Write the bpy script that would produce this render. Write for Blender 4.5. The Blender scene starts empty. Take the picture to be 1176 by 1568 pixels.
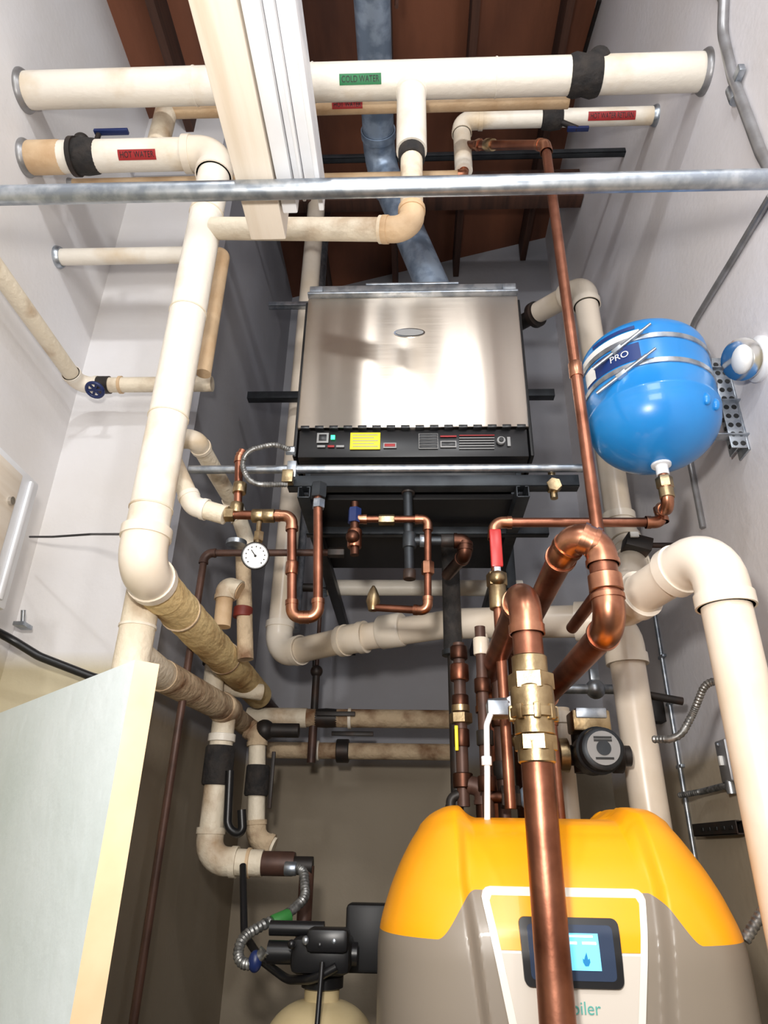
import bpy, bmesh, math, random
from mathutils import Vector, Matrix
random.seed(7)
V=Vector
# ------------------------------------------------------------------ camera
CAM=V((0,0,1.65))
ROT=(Matrix.Rotation(math.radians(2.6),3,'Z')@Matrix.Rotation(math.radians(90+26.4),3,'X')@Matrix.Rotation(math.radians(1.05),3,'Z'))
def W(u,v,X=None,Y=None,Z=None):
    d=ROT@V(((u-588)/1045,(784-v)/1045,-1))
    if Y is not None: t=(Y-CAM.y)/d.y
    elif X is not None: t=(X-CAM.x)/d.x
    else: t=(Z-CAM.z)/d.z
    return CAM+d*t
def P(l): return [W(a[0],a[1],Y=a[2]) for a in l]
cd=bpy.data.cameras.new('camera'); co=bpy.data.objects.new('camera',cd)
bpy.context.collection.objects.link(co); co.location=CAM; co.rotation_euler=ROT.to_euler()
cd.sensor_fit='VERTICAL'; cd.sensor_height=36; cd.lens=24; cd.clip_start=.02
bpy.context.scene.camera=co
try:
    bpy.context.scene.view_settings.view_transform='Standard'
except Exception: pass
# ------------------------------------------------------------------ room dims
XL,XR,YB,YF,XA,YC=-1.445,1.055,3.9,2.36,-.905,-1.3
# ------------------------------------------------------------------ materials
def s2l(c): return tuple(((x/255)/12.92 if x/255<=.04045 else ((x/255+.055)/1.055)**2.4) for x in c)
def mat(name,rgb,rough=.5,metal=0,rgb2=None,scale=6,thr=(.45,.62),bump=0,bscale=60,stretch=None,emis=0,aniso=0,coat=0):
    m=bpy.data.materials.new(name); m.use_nodes=True; nt=m.node_tree; N=nt.nodes; L=nt.links
    b=N['Principled BSDF']; c=(*s2l(rgb),1)
    b.inputs['Base Color'].default_value=c; b.inputs['Roughness'].default_value=rough; b.inputs['Metallic'].default_value=metal
    if coat: b.inputs['Coat Weight'].default_value=coat
    if aniso: b.inputs['Anisotropic'].default_value=aniso
    tc=N.new('ShaderNodeTexCoord'); mp=N.new('ShaderNodeMapping'); L.new(tc.outputs['Object'],mp.inputs[0])
    if stretch: mp.inputs['Scale'].default_value=stretch
    if rgb2:
        n=N.new('ShaderNodeTexNoise'); n.inputs['Scale'].default_value=scale; n.inputs['Detail'].default_value=6
        r=N.new('ShaderNodeValToRGB'); r.color_ramp.elements[0].position=thr[0]; r.color_ramp.elements[1].position=thr[1]
        r.color_ramp.elements[0].color=c; r.color_ramp.elements[1].color=(*s2l(rgb2),1)
        L.new(mp.outputs[0],n.inputs[0]); L.new(n.outputs['Fac'],r.inputs[0]); L.new(r.outputs[0],b.inputs['Base Color'])
    if bump:
        n2=N.new('ShaderNodeTexNoise'); n2.inputs['Scale'].default_value=bscale; n2.inputs['Detail'].default_value=4
        bp=N.new('ShaderNodeBump'); bp.inputs['Strength'].default_value=bump; bp.inputs['Distance'].default_value=.01
        L.new(mp.outputs[0],n2.inputs[0]); L.new(n2.outputs['Fac'],bp.inputs['Height']); L.new(bp.outputs[0],b.inputs['Normal'])
    if emis:
        b.inputs['Emission Color'].default_value=c; b.inputs['Emission Strength'].default_value=emis
    return m
insul=mat('pipe_jacket_white',(234,227,214),.42,0,(206,182,146),5,(.5,.78),.2,40)
insulO=mat('pipe_jacket_old',(224,212,190),.55,0,(160,126,88),7,(.5,.76),.4,45)
insulT=mat('pipe_jacket_tan',(214,186,150),.6,0,(186,150,110),7,(.4,.7),.3,40)
fiber=mat('fiberglass_wrap',(234,208,152),.85,0,(164,122,70),9,(.48,.74),.7,50,(1,.5,1))
canvas=mat('canvas_wrap_brown',(194,172,142),.8,0,(116,82,54),9,(.44,.68),.7,45)
pvc=mat('pvc_cream',(226,213,196),.3,0,(208,190,164),4,(.45,.75))
pvcF=mat('pvc_fitting_white',(230,220,205),.28,0,(214,198,174),4,(.45,.8))
copper=mat('copper_aged',(166,112,90),.4,1,(112,70,54),9,(.38,.68),.08,30)
copperF=mat('copper_fitting',(190,136,108),.34,1,(134,84,64),12,(.4,.7))
copperD=mat('copper_dark',(92,62,50),.45,1,(58,40,34),9,(.4,.7))
brass=mat('brass',(178,158,124),.38,1,(122,102,74),18,(.4,.7),.1,60)
galv=mat('galvanized_steel',(186,192,198),.38,.9,(150,158,168),30,(.4,.6))
galvB=mat('galvanized_vent',(152,168,188),.42,.55,(116,132,152),16,(.4,.6))
emt=mat('conduit_grey',(165,165,168),.4,.6,(136,134,132),12,(.4,.7))
iron=mat('black_iron',(46,42,40),.5,.4,(70,50,40),12,(.5,.75))
ironB=mat('iron_brown',(88,62,52),.5,.3,(60,42,36),12,(.4,.7))
blackp=mat('black_plastic',(22,22,24),.35)
blackf=mat('black_foam',(30,28,28),.85,0,(52,46,42),20,(.4,.7),.8,40)
dkstl=mat('dark_strut_steel',(58,62,66),.45,.6,(38,40,44),10,(.4,.7))
cab=mat('heater_cabinet_black',(22,22,24),.5,.2)
white=mat('white_paint',(236,238,242),.35,0,(222,224,228),5,(.4,.7))
cream=mat('cream_wood_paint',(230,220,206),.5,0,(208,192,170),3,(.45,.75),.1,20,(6,.4,6))
red=mat('red_label',(150,28,30),.5); green=mat('green_label',(16,110,62),.5); bluep=mat('blue_lever',(24,40,88),.4)
redh=mat('red_handle',(176,36,34),.35); redD=mat('rust_red_valve',(120,48,38),.5); yel=mat('yellow_sticker',(245,225,40),.5)
ledg=mat('green_led',(60,230,160),.4,emis=1.5); lab=mat('label_white',(235,235,232),.4); ink=mat('ink_black',(20,20,20),.5)
gry=mat('print_grey',(140,140,140),.5)
blue=mat('tank_blue',(34,134,208),.3,0,(28,122,196),5,(.4,.7),.06,8,coat=.3); navy=mat('label_navy',(24,50,110),.4)
chrome=mat('chrome',(215,215,215),.15,1)
braid=mat('flexible_metal',(150,150,148),.4,.7,(106,106,104),60,(.4,.6))
frameM=mat('panel_light_grey',(228,222,212),.35)
lcd=mat('lcd_screen',(110,200,240),.2,emis=.9); lcdk=mat('lcd_text',(235,250,255),.3,emis=1.2)
orange=mat('orange_plastic',(252,170,14),.33,0,(247,158,12),3,(.4,.7),coat=.15)
resin=mat('tan_resin_tank',(196,178,138),.4,0,(176,158,118),6,(.4,.7))
mint=mat('door_paint_mint',(208,218,222),.4,0,(194,206,208),3,(.4,.7),.12,25)
dedge=mat('door_edge_beige',(222,196,164),.5,0,(200,168,132),4,(.4,.7))
rubG=mat('green_fitting',(50,120,55),.5)
def shellmat(bx):
    m=mat('boiler_two_tone_shell',(132,122,110),.4); nt=m.node_tree; N=nt.nodes; L=nt.links; b=N['Principled BSDF']
    tc=N.new('ShaderNodeTexCoord'); sx=N.new('ShaderNodeSeparateXYZ'); L.new(tc.outputs['Object'],sx.inputs[0])
    def mth(op,a,bv=None):
        n=N.new('ShaderNodeMath'); n.operation=op
        for i,x in enumerate((a,bv)):
            if x is None: continue
            if isinstance(x,(int,float)): n.inputs[i].default_value=x
            else: L.new(x,n.inputs[i])
        return n.outputs[0]
    a=mth('ABSOLUTE',mth('SUBTRACT',sx.outputs['X'],bx-.012))
    mr=N.new('ShaderNodeMapRange'); mr.interpolation_type='SMOOTHSTEP'; L.new(a,mr.inputs[0])
    mr.inputs[1].default_value=.165; mr.inputs[2].default_value=.245; mr.inputs[3].default_value=1.585; mr.inputs[4].default_value=1.503
    g=mth('GREATER_THAN',sx.outputs['Z'],mr.outputs[0])
    mx=N.new('ShaderNodeMix'); mx.data_type='RGBA'; L.new(g,mx.inputs[0]); mx.inputs[6].default_value=(*s2l((132,122,110)),1); mx.inputs[7].default_value=(*s2l((251,166,14)),1)
    L.new(mx.outputs[2],b.inputs['Base Color']); b.inputs['Coat Weight'].default_value=.1
    return m
def stainless():
    m=mat('brushed_stainless',(204,194,182),.36,1); nt=m.node_tree; N=nt.nodes; L=nt.links; b=N['Principled BSDF']
    b.inputs['Anisotropic'].default_value=.9; b.inputs['Anisotropic Rotation'].default_value=.25
    tc=N.new('ShaderNodeTexCoord'); mp2=N.new('ShaderNodeMapping'); mp2.inputs['Scale'].default_value=(1,1,.03)
    n2=N.new('ShaderNodeTexNoise'); n2.inputs['Scale'].default_value=7; n2.inputs['Detail'].default_value=.5
    b2=N.new('ShaderNodeBump'); b2.inputs['Strength'].default_value=1; b2.inputs['Distance'].default_value=.02
    L.new(tc.outputs['Object'],mp2.inputs[0]); L.new(mp2.outputs[0],n2.inputs[0])
    L.new(n2.outputs['Fac'],b2.inputs['Height']); L.new(b2.outputs[0],b.inputs['Normal'])
    mp=N.new('ShaderNodeMapping'); mp.inputs['Scale'].default_value=(2,2,300); n=N.new('ShaderNodeTexNoise'); n.inputs['Scale'].default_value=2
    L.new(tc.outputs['Object'],mp.inputs[0]); L.new(mp.outputs[0],n.inputs[0])
    mr=N.new('ShaderNodeMapRange'); mr.inputs[3].default_value=.26; mr.inputs[4].default_value=.42; L.new(n.outputs['Fac'],mr.inputs[0]); L.new(mr.outputs[0],b.inputs['Roughness'])
    return m
steel=stainless()
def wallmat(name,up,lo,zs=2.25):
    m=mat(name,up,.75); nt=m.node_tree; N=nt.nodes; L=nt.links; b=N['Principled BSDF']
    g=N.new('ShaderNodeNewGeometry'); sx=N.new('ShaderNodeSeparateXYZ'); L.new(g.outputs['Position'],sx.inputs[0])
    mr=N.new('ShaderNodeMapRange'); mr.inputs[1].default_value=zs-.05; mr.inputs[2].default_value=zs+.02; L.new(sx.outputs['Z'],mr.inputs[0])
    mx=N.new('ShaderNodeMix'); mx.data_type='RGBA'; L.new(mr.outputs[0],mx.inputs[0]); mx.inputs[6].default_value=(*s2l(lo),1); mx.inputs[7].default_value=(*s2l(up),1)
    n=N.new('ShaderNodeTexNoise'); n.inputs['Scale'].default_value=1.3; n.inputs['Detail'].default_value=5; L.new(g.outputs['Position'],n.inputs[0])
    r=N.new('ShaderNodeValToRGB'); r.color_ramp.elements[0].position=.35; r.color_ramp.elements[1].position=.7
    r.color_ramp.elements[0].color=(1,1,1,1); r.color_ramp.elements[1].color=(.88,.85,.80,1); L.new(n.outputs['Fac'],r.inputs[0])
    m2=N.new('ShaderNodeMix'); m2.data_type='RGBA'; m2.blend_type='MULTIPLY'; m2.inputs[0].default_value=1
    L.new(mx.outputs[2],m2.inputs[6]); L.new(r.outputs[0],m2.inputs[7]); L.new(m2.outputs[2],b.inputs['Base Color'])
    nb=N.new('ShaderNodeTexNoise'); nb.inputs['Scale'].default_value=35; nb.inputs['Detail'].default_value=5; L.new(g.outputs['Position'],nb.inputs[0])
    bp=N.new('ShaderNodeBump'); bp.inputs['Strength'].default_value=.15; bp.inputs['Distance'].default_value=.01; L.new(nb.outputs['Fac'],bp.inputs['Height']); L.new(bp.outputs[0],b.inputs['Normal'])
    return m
wallU=wallmat('drywall_painted',(228,227,229),(204,194,166))
wallR=wallmat('drywall_painted_right',(230,228,233),(200,186,164),2.0)  # tan lower part: board tone, plus some of the lighting put into the colour
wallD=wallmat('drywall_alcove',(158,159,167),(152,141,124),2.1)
plyw=mat('ceiling_plywood',(126,76,52),.75,0,(76,44,31),3,(.35,.7),.3,20,(1,.25,1))
joist=mat('joist_wood',(80,50,36),.8,0,(52,32,24),4,(.35,.7),.3,20,(6,.3,6))
conc=mat('floor_concrete',(120,116,110),.8,0,(95,92,88),3,(.4,.7),.3,40)
# ------------------------------------------------------------------ mesh builder
def fillet(pts,R,n=8):
    out=[pts[0].copy()]; arcs=[]
    for i in range(1,len(pts)-1):
        a,b,c=pts[i-1],pts[i],pts[i+1]; d1=(a-b); d2=(c-b); l1,l2=d1.length,d2.length
        d1.normalize(); d2.normalize(); ang=d1.angle(d2,math.pi)
        if ang>math.pi-.03: out.append(b.copy()); continue
        h=(math.pi-ang)/2; t=min(R*math.tan(h),l1*.49,l2*.49); rr=t/math.tan(h)
        p1=b+d1*t; bis=(d1+d2).normalized(); cen=b+bis*(rr/math.cos(h))
        ax=(p1-cen); tot=2*h; axis=ax.cross(b+d2*t-cen).normalized(); s=len(out)
        for k in range(n+1):
            q=Matrix.Rotation(tot*k/n,3,axis)@ax; out.append(cen+q)
        arcs.append((s,len(out)-1,-d1,d2))
    out.append(pts[-1].copy()); return out,arcs
class B:
    def __init__(s,name): s.name=name; s.v=[]; s.f=[]; s.m=[]; s.mats=[]
    def mi(s,m):
        if m not in s.mats: s.mats.append(m)
        return s.mats.index(m)
    def add(s,vs,fs,m):
        o=len(s.v); s.v+= [tuple(x) for x in vs]; k=s.mi(m)
        for f in fs: s.f.append([o+i for i in f]); s.m.append(k)
    def tube(s,pts,r,m,seg=22,cap=True):
        n=len(pts); rs=r if isinstance(r,(list,tuple)) else [r]*n
        T=[]
        for i in range(n):
            t=V((0,0,0))
            if i>0 and (pts[i]-pts[i-1]).length>1e-7: t+=(pts[i]-pts[i-1]).normalized()
            if i<n-1 and (pts[i+1]-pts[i]).length>1e-7: t+=(pts[i+1]-pts[i]).normalized()
            T.append(t.normalized() if t.length>1e-6 else T[-1])
        u=T[0].orthogonal().normalized(); vs=[]; fs=[]
        for i in range(n):
            if i>0:
                q=T[i-1].rotation_difference(T[i]); u=q@u
            u=(u-T[i]*u.dot(T[i])).normalized(); w=T[i].cross(u)
            for k in range(seg):
                a=2*math.pi*k/seg; vs.append(pts[i]+(u*math.cos(a)+w*math.sin(a))*rs[i])
        for i in range(n-1):
            for k in range(seg):
                k2=(k+1)%seg; fs.append([i*seg+k,i*seg+k2,(i+1)*seg+k2,(i+1)*seg+k])
        if cap: fs.append(list(range(seg))[::-1]); fs.append([(n-1)*seg+k for k in range(seg)])
        s.add(vs,fs,m)
    def cyl(s,a,b,r,m,r2=None,seg=24): s.tube([V(a),V(b)],[r,r if r2 is None else r2],m,seg)
    def rev(s,o,ax,prof,m,seg=32):
        ax=V(ax).normalized(); s.tubeprof(V(o),ax,prof,m,seg)
    def tubeprof(s,o,ax,prof,m,seg):
        u=ax.orthogonal().normalized(); w=ax.cross(u); vs=[];fs=[]
        for h,r in prof:
            for k in range(seg):
                a=2*math.pi*k/seg; vs.append(o+ax*h+(u*math.cos(a)+w*math.sin(a))*max(r,1e-4))
        for i in range(len(prof)-1):
            for k in range(seg):
                k2=(k+1)%seg; fs.append([i*seg+k,i*seg+k2,(i+1)*seg+k2,(i+1)*seg+k])
        fs.append(list(range(seg))[::-1]); fs.append([(len(prof)-1)*seg+k for k in range(seg)])
        s.add(vs,fs,m)
    def box(s,c,size,m,rot=None,bev=.002):
        bm=bmesh.new(); bmesh.ops.create_cube(bm,size=1)
        bmesh.ops.scale(bm,vec=V(size),verts=bm.verts)
        if bev: bmesh.ops.bevel(bm,geom=list(bm.edges),offset=min(bev,min(size)*.4),segments=2,affect='EDGES',profile=.5)
        R=rot or Matrix.Identity(3); vs=[R@x.co+V(c) for x in bm.verts]; bm.verts.index_update()
        fs=[[x.index for x in f.verts] for f in bm.faces]; bm.free(); s.add(vs,fs,m)
    def ball(s,c,r,m,seg=20):
        r=V((r,r,r)) if not hasattr(r,'__len__') else V(r); n=seg//2; vs=[];fs=[]
        for i in range(n+1):
            p=math.pi*i/n
            for k in range(seg):
                a=2*math.pi*k/seg; vs.append(V(c)+V((r.x*math.sin(p)*math.cos(a),r.y*math.sin(p)*math.sin(a),r.z*math.cos(p))))
        for i in range(n):
            for k in range(seg):
                k2=(k+1)%seg; fs.append([i*seg+k,(i+1)*seg+k,(i+1)*seg+k2,i*seg+k2])
        s.add(vs,fs,m)
    def pipe(s,pts,r,m,bend=None,fit=None,fr=1.14,hub=None,seg=22):
        pts=[V(p) for p in pts]; bend=bend or r*2; hub=hub or r*.9
        path,arcs=fillet(pts,bend); s.tube(path,r,m,seg)
        if fit:
            for a,b,d1,d2 in arcs:
                q=path[a:b+1]; s.tube([q[0]-d1*hub]+q+[q[-1]+d2*hub],r*fr,fit,seg)
                for e,d in((q[0]-d1*hub,d1),(q[-1]+d2*hub,-d2)): s.cyl(e,e+d*hub*.55,r*fr*1.08,fit,seg=seg)
    def collar(s,p,d,l,r,m,seg=24):
        d=V(d).normalized(); s.tubeprof(V(p)-d*l/2,d,[(0,r*.93),(l*.06,r),(l*.94,r),(l,r*.93)],m,seg)
    def hexn(s,p,d,l,r,m): s.collar(p,d,l,r,m,6)
    def done(s,ang=38,parent=None):
        me=bpy.data.meshes.new(s.name); me.from_pydata(s.v,[],s.f)
        for m in s.mats: me.materials.append(m)
        me.polygons.foreach_set('material_index',s.m)
        bm=bmesh.new(); bm.from_mesh(me); bmesh.ops.recalc_face_normals(bm,faces=bm.faces); bm.to_mesh(me); bm.free()
        me.polygons.foreach_set('use_smooth',[True]*len(me.polygons)); me.set_sharp_from_angle(angle=math.radians(ang)); me.update()
        o=bpy.data.objects.new(s.name,me); bpy.context.collection.objects.link(o)
        if parent: o.parent=parent
        return o
def textverts(txt,size):
    c=bpy.data.curves.new('t','FONT'); c.body=txt; c.size=size; c.align_x='CENTER'; c.align_y='CENTER'
    o=bpy.data.objects.new('t',c); bpy.context.collection.objects.link(o); bpy.context.view_layer.update()
    me=o.to_mesh(); vs=[v.co.copy() for v in me.vertices]; fs=[list(p.vertices) for p in me.polygons]
    o.to_mesh_clear(); bpy.data.objects.remove(o); bpy.data.curves.remove(c); return vs,fs
def piplabel(b,cx,y,z,r,w,h,m,txt,phi0=-52):
    p0=math.radians(phi0); n=10
    def q(x,t,rr): a=p0+t/r; return V((cx+x,y-math.cos(a)*rr,z+math.sin(a)*rr))
    vs=[];fs=[]
    for i in range(n+1):
        t=-h/2+h*i/n; vs+=[q(-w/2,t,r+.0015),q(w/2,t,r+.0015)]
    for i in range(n): fs.append([2*i,2*i+1,2*i+3,2*i+2])
    b.add(vs,fs,m)
    tv,tf=textverts(txt,h*.8); sx=min(1.3,w*.9/max(.001,2*max(v.x for v in tv)))
    b.add([q(v.x*sx,v.y,r+.003) for v in tv],tf,ink)
def escut(b,p,d,r,m=emt): b.rev(p,d,[(0,r*1.2),(.006,r*1.2),(.014,r*1.12),(.02,r*1.03)],m,32)
# ------------------------------------------------------------------ room
def slab(name,lo,hi,m):
    b=B(name); lo=V(lo);hi=V(hi); b.box((lo+hi)/2,hi-lo,m,bev=0); return b.done()
slab('floor',(XL-.1,YC,-.1),(XR+.1,YB+.1,0),conc)
slab('wall_left',(XL-.1,YC,0),(XL,YF+.1,6.2),wallU)
slab('wall_chase',(XL,YF,0),(XA-.1,YF+.1,6.2),wallU)
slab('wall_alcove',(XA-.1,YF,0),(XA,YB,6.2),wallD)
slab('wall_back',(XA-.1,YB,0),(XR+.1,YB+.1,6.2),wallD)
slab('wall_right',(XR,YC,0),(XR+.1,YB,6.2),wallR)
b=B('ceiling')
zl,zr=5.25,6.0
def cz(x): return zl+(zr-zl)*(x-XL)/(XR-XL)
x0,x1=XL-.1,XR+.1
vs=[(x0,YC,cz(x0)),(x1,YC,cz(x1)),(x1,YB,cz(x1)),(x0,YB,cz(x0)),(x0,YC,cz(x0)+.03),(x1,YC,cz(x1)+.03),(x1,YB,cz(x1)+.03),(x0,YB,cz(x0)+.03)]
b.add(vs,[[0,1,2,3],[4,5,6,7],[0,1,5,4],[1,2,6,5],[2,3,7,6],[3,0,4,7]],plyw); b.done()
for x in (-1.2,-.62,-.12,.34,.86):
    b=B('ceiling_joist'); b.box((x,(YC+YB)/2,cz(x)-.1),(.042,YB-YC-.02,.19),joist); b.done()
b=B('ceiling_beam'); b.box((.0,2.95,cz(0)-.32),(2.1,.09,.24),joist); b.done()
b=B('trim_seam'); b.box((XL+.004,.5,2.26),(.008,3.6,.012),wallU,bev=0); b.done()
# ------------------------------------------------------------------ overhead rod + light beam
yr=1.0
p=W(588,287,Y=yr)
b=B('conduit_crossbar'); b.cyl((XL,yr,p.z),(XR,yr,p.z),.021,galv); escut(b,(XL,yr,p.z),(1,0,0),.02,galv); escut(b,(XR,yr,p.z),(-1,0,0),.02,galv); b.done()
zb=p.z+.026
b=B('overhead_light_fixture')
xc0=W(287,0,Z=zb).x; xc1=W(366,0,Z=zb).x; xm1=W(452,0,Z=zb).x; yc1=W(398,368,Z=zb).y; ym1=W(462,312,Z=zb).y
def bx(x0,x1,y1,z0,z1,m,bev=.004): b.box(((x0+x1)/2,(-1.1+y1)/2,(z0+z1)/2),(x1-x0,y1+1.1,z1-z0),m,bev=bev)
bx(xc0,xc1-.004,yc1,zb,zb+.09,cream)
wm=xm1-xc1
bx(xc1,xc1+wm*.36,ym1+.03,zb+.004,zb+.05,white)
bx(xc1+wm*.36,xc1+wm*.52,ym1,zb+.022,zb+.08,white)
bx(xc1+wm*.52,xc1+wm*.60,ym1+.0,zb+.006,zb+.08,white,.002)
bx(xc1+wm*.60,xc1+wm*.88,ym1,zb+.022,zb+.08,white)
bx(xc1+wm*.88,xm1,ym1+.02,zb+.0,zb+.08,white,.002)
b.hexn((xc1+wm*.55,ym1-.03,zb+.004),(0,0,1),.014,.012,galv)
for y in (-.7,.3): b.cyl((xc0+.05,y,zb+.08),(xc0+.05,y,cz(xc0)-.01),.006,galv)
b.done()
# ------------------------------------------------------------------ cold water main
YM=1.53; zM=W(588,124,Y=YM).z; r=.064
b=B('cold_water_main_pipe')
b.cyl((XL,YM,zM),(XR,YM,zM),r,insul)
escut(b,(XL,YM,zM),(1,0,0),r); escut(b,(XR,YM,zM),(-1,0,0),r)
xa,xb=W(872,118,Y=YM).x,W(922,118,Y=YM).x
b.rev((xa-.01,YM,zM),(1,0,0),[(0,.05),(.01,.068),(.03,.074),(.06,.068),(.09,.076),(.11,.072),(xb-xa,.07),(xb-xa+.01,.05)],blackf,28)
b.ball((xa+.05,YM+.03,zM+.06),.03,blackf); b.ball((xa+.1,YM-.04,zM+.03),.04,blackf)
xt=W(630,165,Y=YM).x; z1=W(630,232,Y=YM).z
b.cyl((xt,YM,zM),(xt,YM,z1),.052,insul); b.collar((xt,YM,z1-.02),(0,0,1),.05,.045,blackf); b.collar((xt,YM,zM-.07),(0,0,1),.03,.056,insul)
RX,RY=-.715,1.65
q1=W(628,352,Y=YM); q2=W(326,350,Y=RY-.02)
b.pipe([(xt,YM,z1),(xt,YM,q1.z),q2],.037,insulO,bend=.05,fit=insulT,fr=1.1)
d=(q2-V((xt,YM,q1.z))).normalized(); b.collar(V((xt,YM,q1.z))+d*.1,d,.012,.043,insul)
piplabel(b,W(553,134,Y=YM).x,YM,zM,r,.15,.035,green,'COLD WATER')
for u in (300,480,760): b.collar((W(u,130,Y=YM).x,YM,zM),(1,0,0),.006,r+.0025,insul)
b.done()
# hot water header behind
b=B('hot_water_header_pipe')
yh=1.7; zh=W(588,160,Y=yh).z
xv=W(250,190,Y=yh).x
b.cyl((xv-.03,yh,zh),(W(870,150,Y=yh).x,yh,zh),.033,insulT); piplabel(b,W(533,157,Y=yh).x,yh,zh,.033,.12,.03,red,'HOT WATER')
b.cyl((xv,yh,zh),(xv,yh,W(248,225,Y=yh).z),.042,insulO); b.done()
# secondary hot line, right side
b=B('hot_water_branch_pipe')
e=W(1005,176,X=XR); y=e.y; z=W(850,181,Y=y).z; xl=W(706,185,Y=y).x; zl2=W(708,262,Y=y).z
b.pipe([(XR,y,z),(xl,y,z),(xl,y,zl2)],.037,insul,bend=.06,fit=insul,fr=1.08); escut(b,(XR,y,z),(-1,0,0),.037,galv)
xb=W(845,182,Y=y).x
b.rev((xb-.05,y,z),(1,0,0),[(0,.03),(.01,.045),(.05,.05),(.09,.045),(.1,.03)],blackf,24)
b.box((xb-.03,y-.03,z+.05),(.09,.02,.014),bluep); b.box((xb+.1,y-.01,z-.09),(.09,.02,.014),bluep); b.cyl((xb,y,z),(xb+.1,y-.01,z-.09),.012,iron)
piplabel(b,W(935,186,Y=y).x,y,z,.037,.2,.035,red,'HOT WATER RETURN',-50)
zt=W(500,272,Y=y).z
b.pipe([(XL,y,zt),(xl,y,zt),(xl,y,zl2)],.017,insulT,bend=.03,fit=copperF); escut(b,(XL,y,zt),(1,0,0),.018)
b.done()
b=B('copper_riser_pipe')
yr2=1.6; c0=W(712,222,Y=y); c1=W(835,222,Y=yr2); cx=c1.x
zbot=W(930,895,Y=yr2).z
b.pipe([c0,c1,(cx,yr2,zbot),(cx-.02,yr2+.3,zbot-.02)],.0165,copper,bend=.03,fit=copperF,fr=1.22,hub=.03)
b.collar(c0.lerp(c1,.35),c1-c0,.05,.024,brass); b.hexn(c0.lerp(c1,.2),c1-c0,.03,.024,copperF); b.collar((cx,yr2,2.9),(0,0,1),.05,.02,copperF); b.done()
# ------------------------------------------------------------------ hot riser left
b=B('hot_water_riser_pipe')
zt=W(300,236,Y=RY).z; ze=W(225,868,Y=RY).z; rr=.057
b.pipe([(XL,RY,zt),(RX,RY,zt),(RX,RY,ze),(RX,RY+.12,ze-.005)],rr,insul,bend=.075,fit=pvcF,fr=1.1,hub=.05,seg=28)
escut(b,(XL,RY,zt),(1,0,0),rr)
b.collar(((XL+W(105,235,Y=RY).x)/2,RY,zt),(1,0,0),abs(W(105,235,Y=RY).x-XL)-.03,rr+.003,insulT)
xv=W(133,235,Y=RY).x
b.rev((xv-.06,RY,zt),(1,0,0),[(0,.05),(.015,.062),(.06,.066),(.1,.062),(.12,.05)],blackf,24)
b.collar((xv-.04,RY,zt),(1,0,0),.02,.07,iron); b.ball((xv-.02,RY-.02,zt+.06),.03,iron); b.cyl((xv+.03,RY-.01,zt),(xv+.03,RY-.01,zt+.12),.01,iron)
b.box((xv+.08,RY-.015,zt+.118),(.13,.022,.014),bluep)
piplabel(b,W(217,242,Y=RY).x,RY,zt,rr,.14,.035,red,'HOT WATER')
for v in (330,480,640,780): 
    z=W(270,v,Y=RY).z; b.collar((RX,RY,z),(0,0,1),.006,rr+.0025,insulO)
b.cyl((RX,RY+.08,ze-.003),(RX,RY+.2,ze-.008),rr+.004,fiber,seg=28)
n=60; pts=[V((RX,RY+.12+(3.2-RY-.12)*i/n,ze-.004-.016*i/n)) for i in range(n+1)]
b.tube(pts,[.059+.0022*random.random()+(.0015 if i%9==0 else 0) for i in range(n+1)],fiber,28)
b.collar((RX,2.55,ze-.012),(0,1,0),.012,.0635,canvas); b.collar((RX,2.0,ze-.008),(0,1,.1),.012,.0635,canvas)
b.cyl((RX,3.2,ze-.02),(RX,YB-.002,ze-.02),.03,copperD)
b.done()
# lower left drop
b=B('insulated_return_pipe')
lx=W(250,1035,Y=2.15).x; lz=W(250,1035,Y=2.15).z; vxx=RX-.07
b.cyl((vxx,1.87,ze+.02),(vxx,1.87,0),.05,insulO,seg=26); b.collar((vxx,1.87,W(205,960,Y=1.87).z),(0,0,1),.008,.053,insul)
zb1=W(330,1318,Y=2.72).z; lx2=W(328,1230,Y=2.72).x
b.pipe([(vxx,1.87,lz),(lx,2.12,lz),(lx2,2.72,lz)],.047,insulO,bend=.2)
b.pipe([(lx2,2.72,lz),(lx2,2.72,zb1),(lx2+.2,2.72,zb1-.005)],.044,insulO,bend=.07,fit=insulO,fr=1.1,seg=26)
b.cyl((lx,2.14,lz),(lx2,2.68,lz),.051,canvas); b.cyl((lx2,2.72,lz),(lx2,3.3,lz),.042,canvas)
b.collar((lx2,2.72,lz),(0,1,0),.13,.058,canvas)
zz=W(330,1172,Y=2.72).z; b.collar((lx2,2.72,zz),(0,0,1),.14,.056,blackf); b.collar((lx2,2.72,zz+.1),(0,0,1),.03,.052,insul)
b.collar((lx2+.24,2.72,zb1-.005),(1,0,0),.15,.04,ironB); b.collar((lx2+.15,2.72,zb1-.005),(1,0,0),.012,.05,insulT)
b.cyl((lx2+.2,2.72,zb1-.01),(lx2+.38,2.72,zb1-.01),.03,iron); b.cyl((lx2+.36,2.72,zb1-.01),(lx2+.36,2.72,zb1-.25),.026,ironB)
b.done()
b=B('insulated_branch_pipe')
b.pipe([(lx2+.04,3.05,lz-.03)]+P([(394,1125,3.05),(392,1285,3.05),(420,1297,3.05)]),.036,insulO,bend=.06,fit=canvas)
q=W(394,1195,Y=3.05); b.collar(q,(0,0,1),.12,.05,blackf); b.box(q+V((.07,-.05,0)),(.015,.015,.22),iron)
q=W(405,1118,Y=3.05); b.ball(q,.045,iron); b.cyl(q,q+V((.15,.0,.0)),.03,iron)
b.done()
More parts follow.
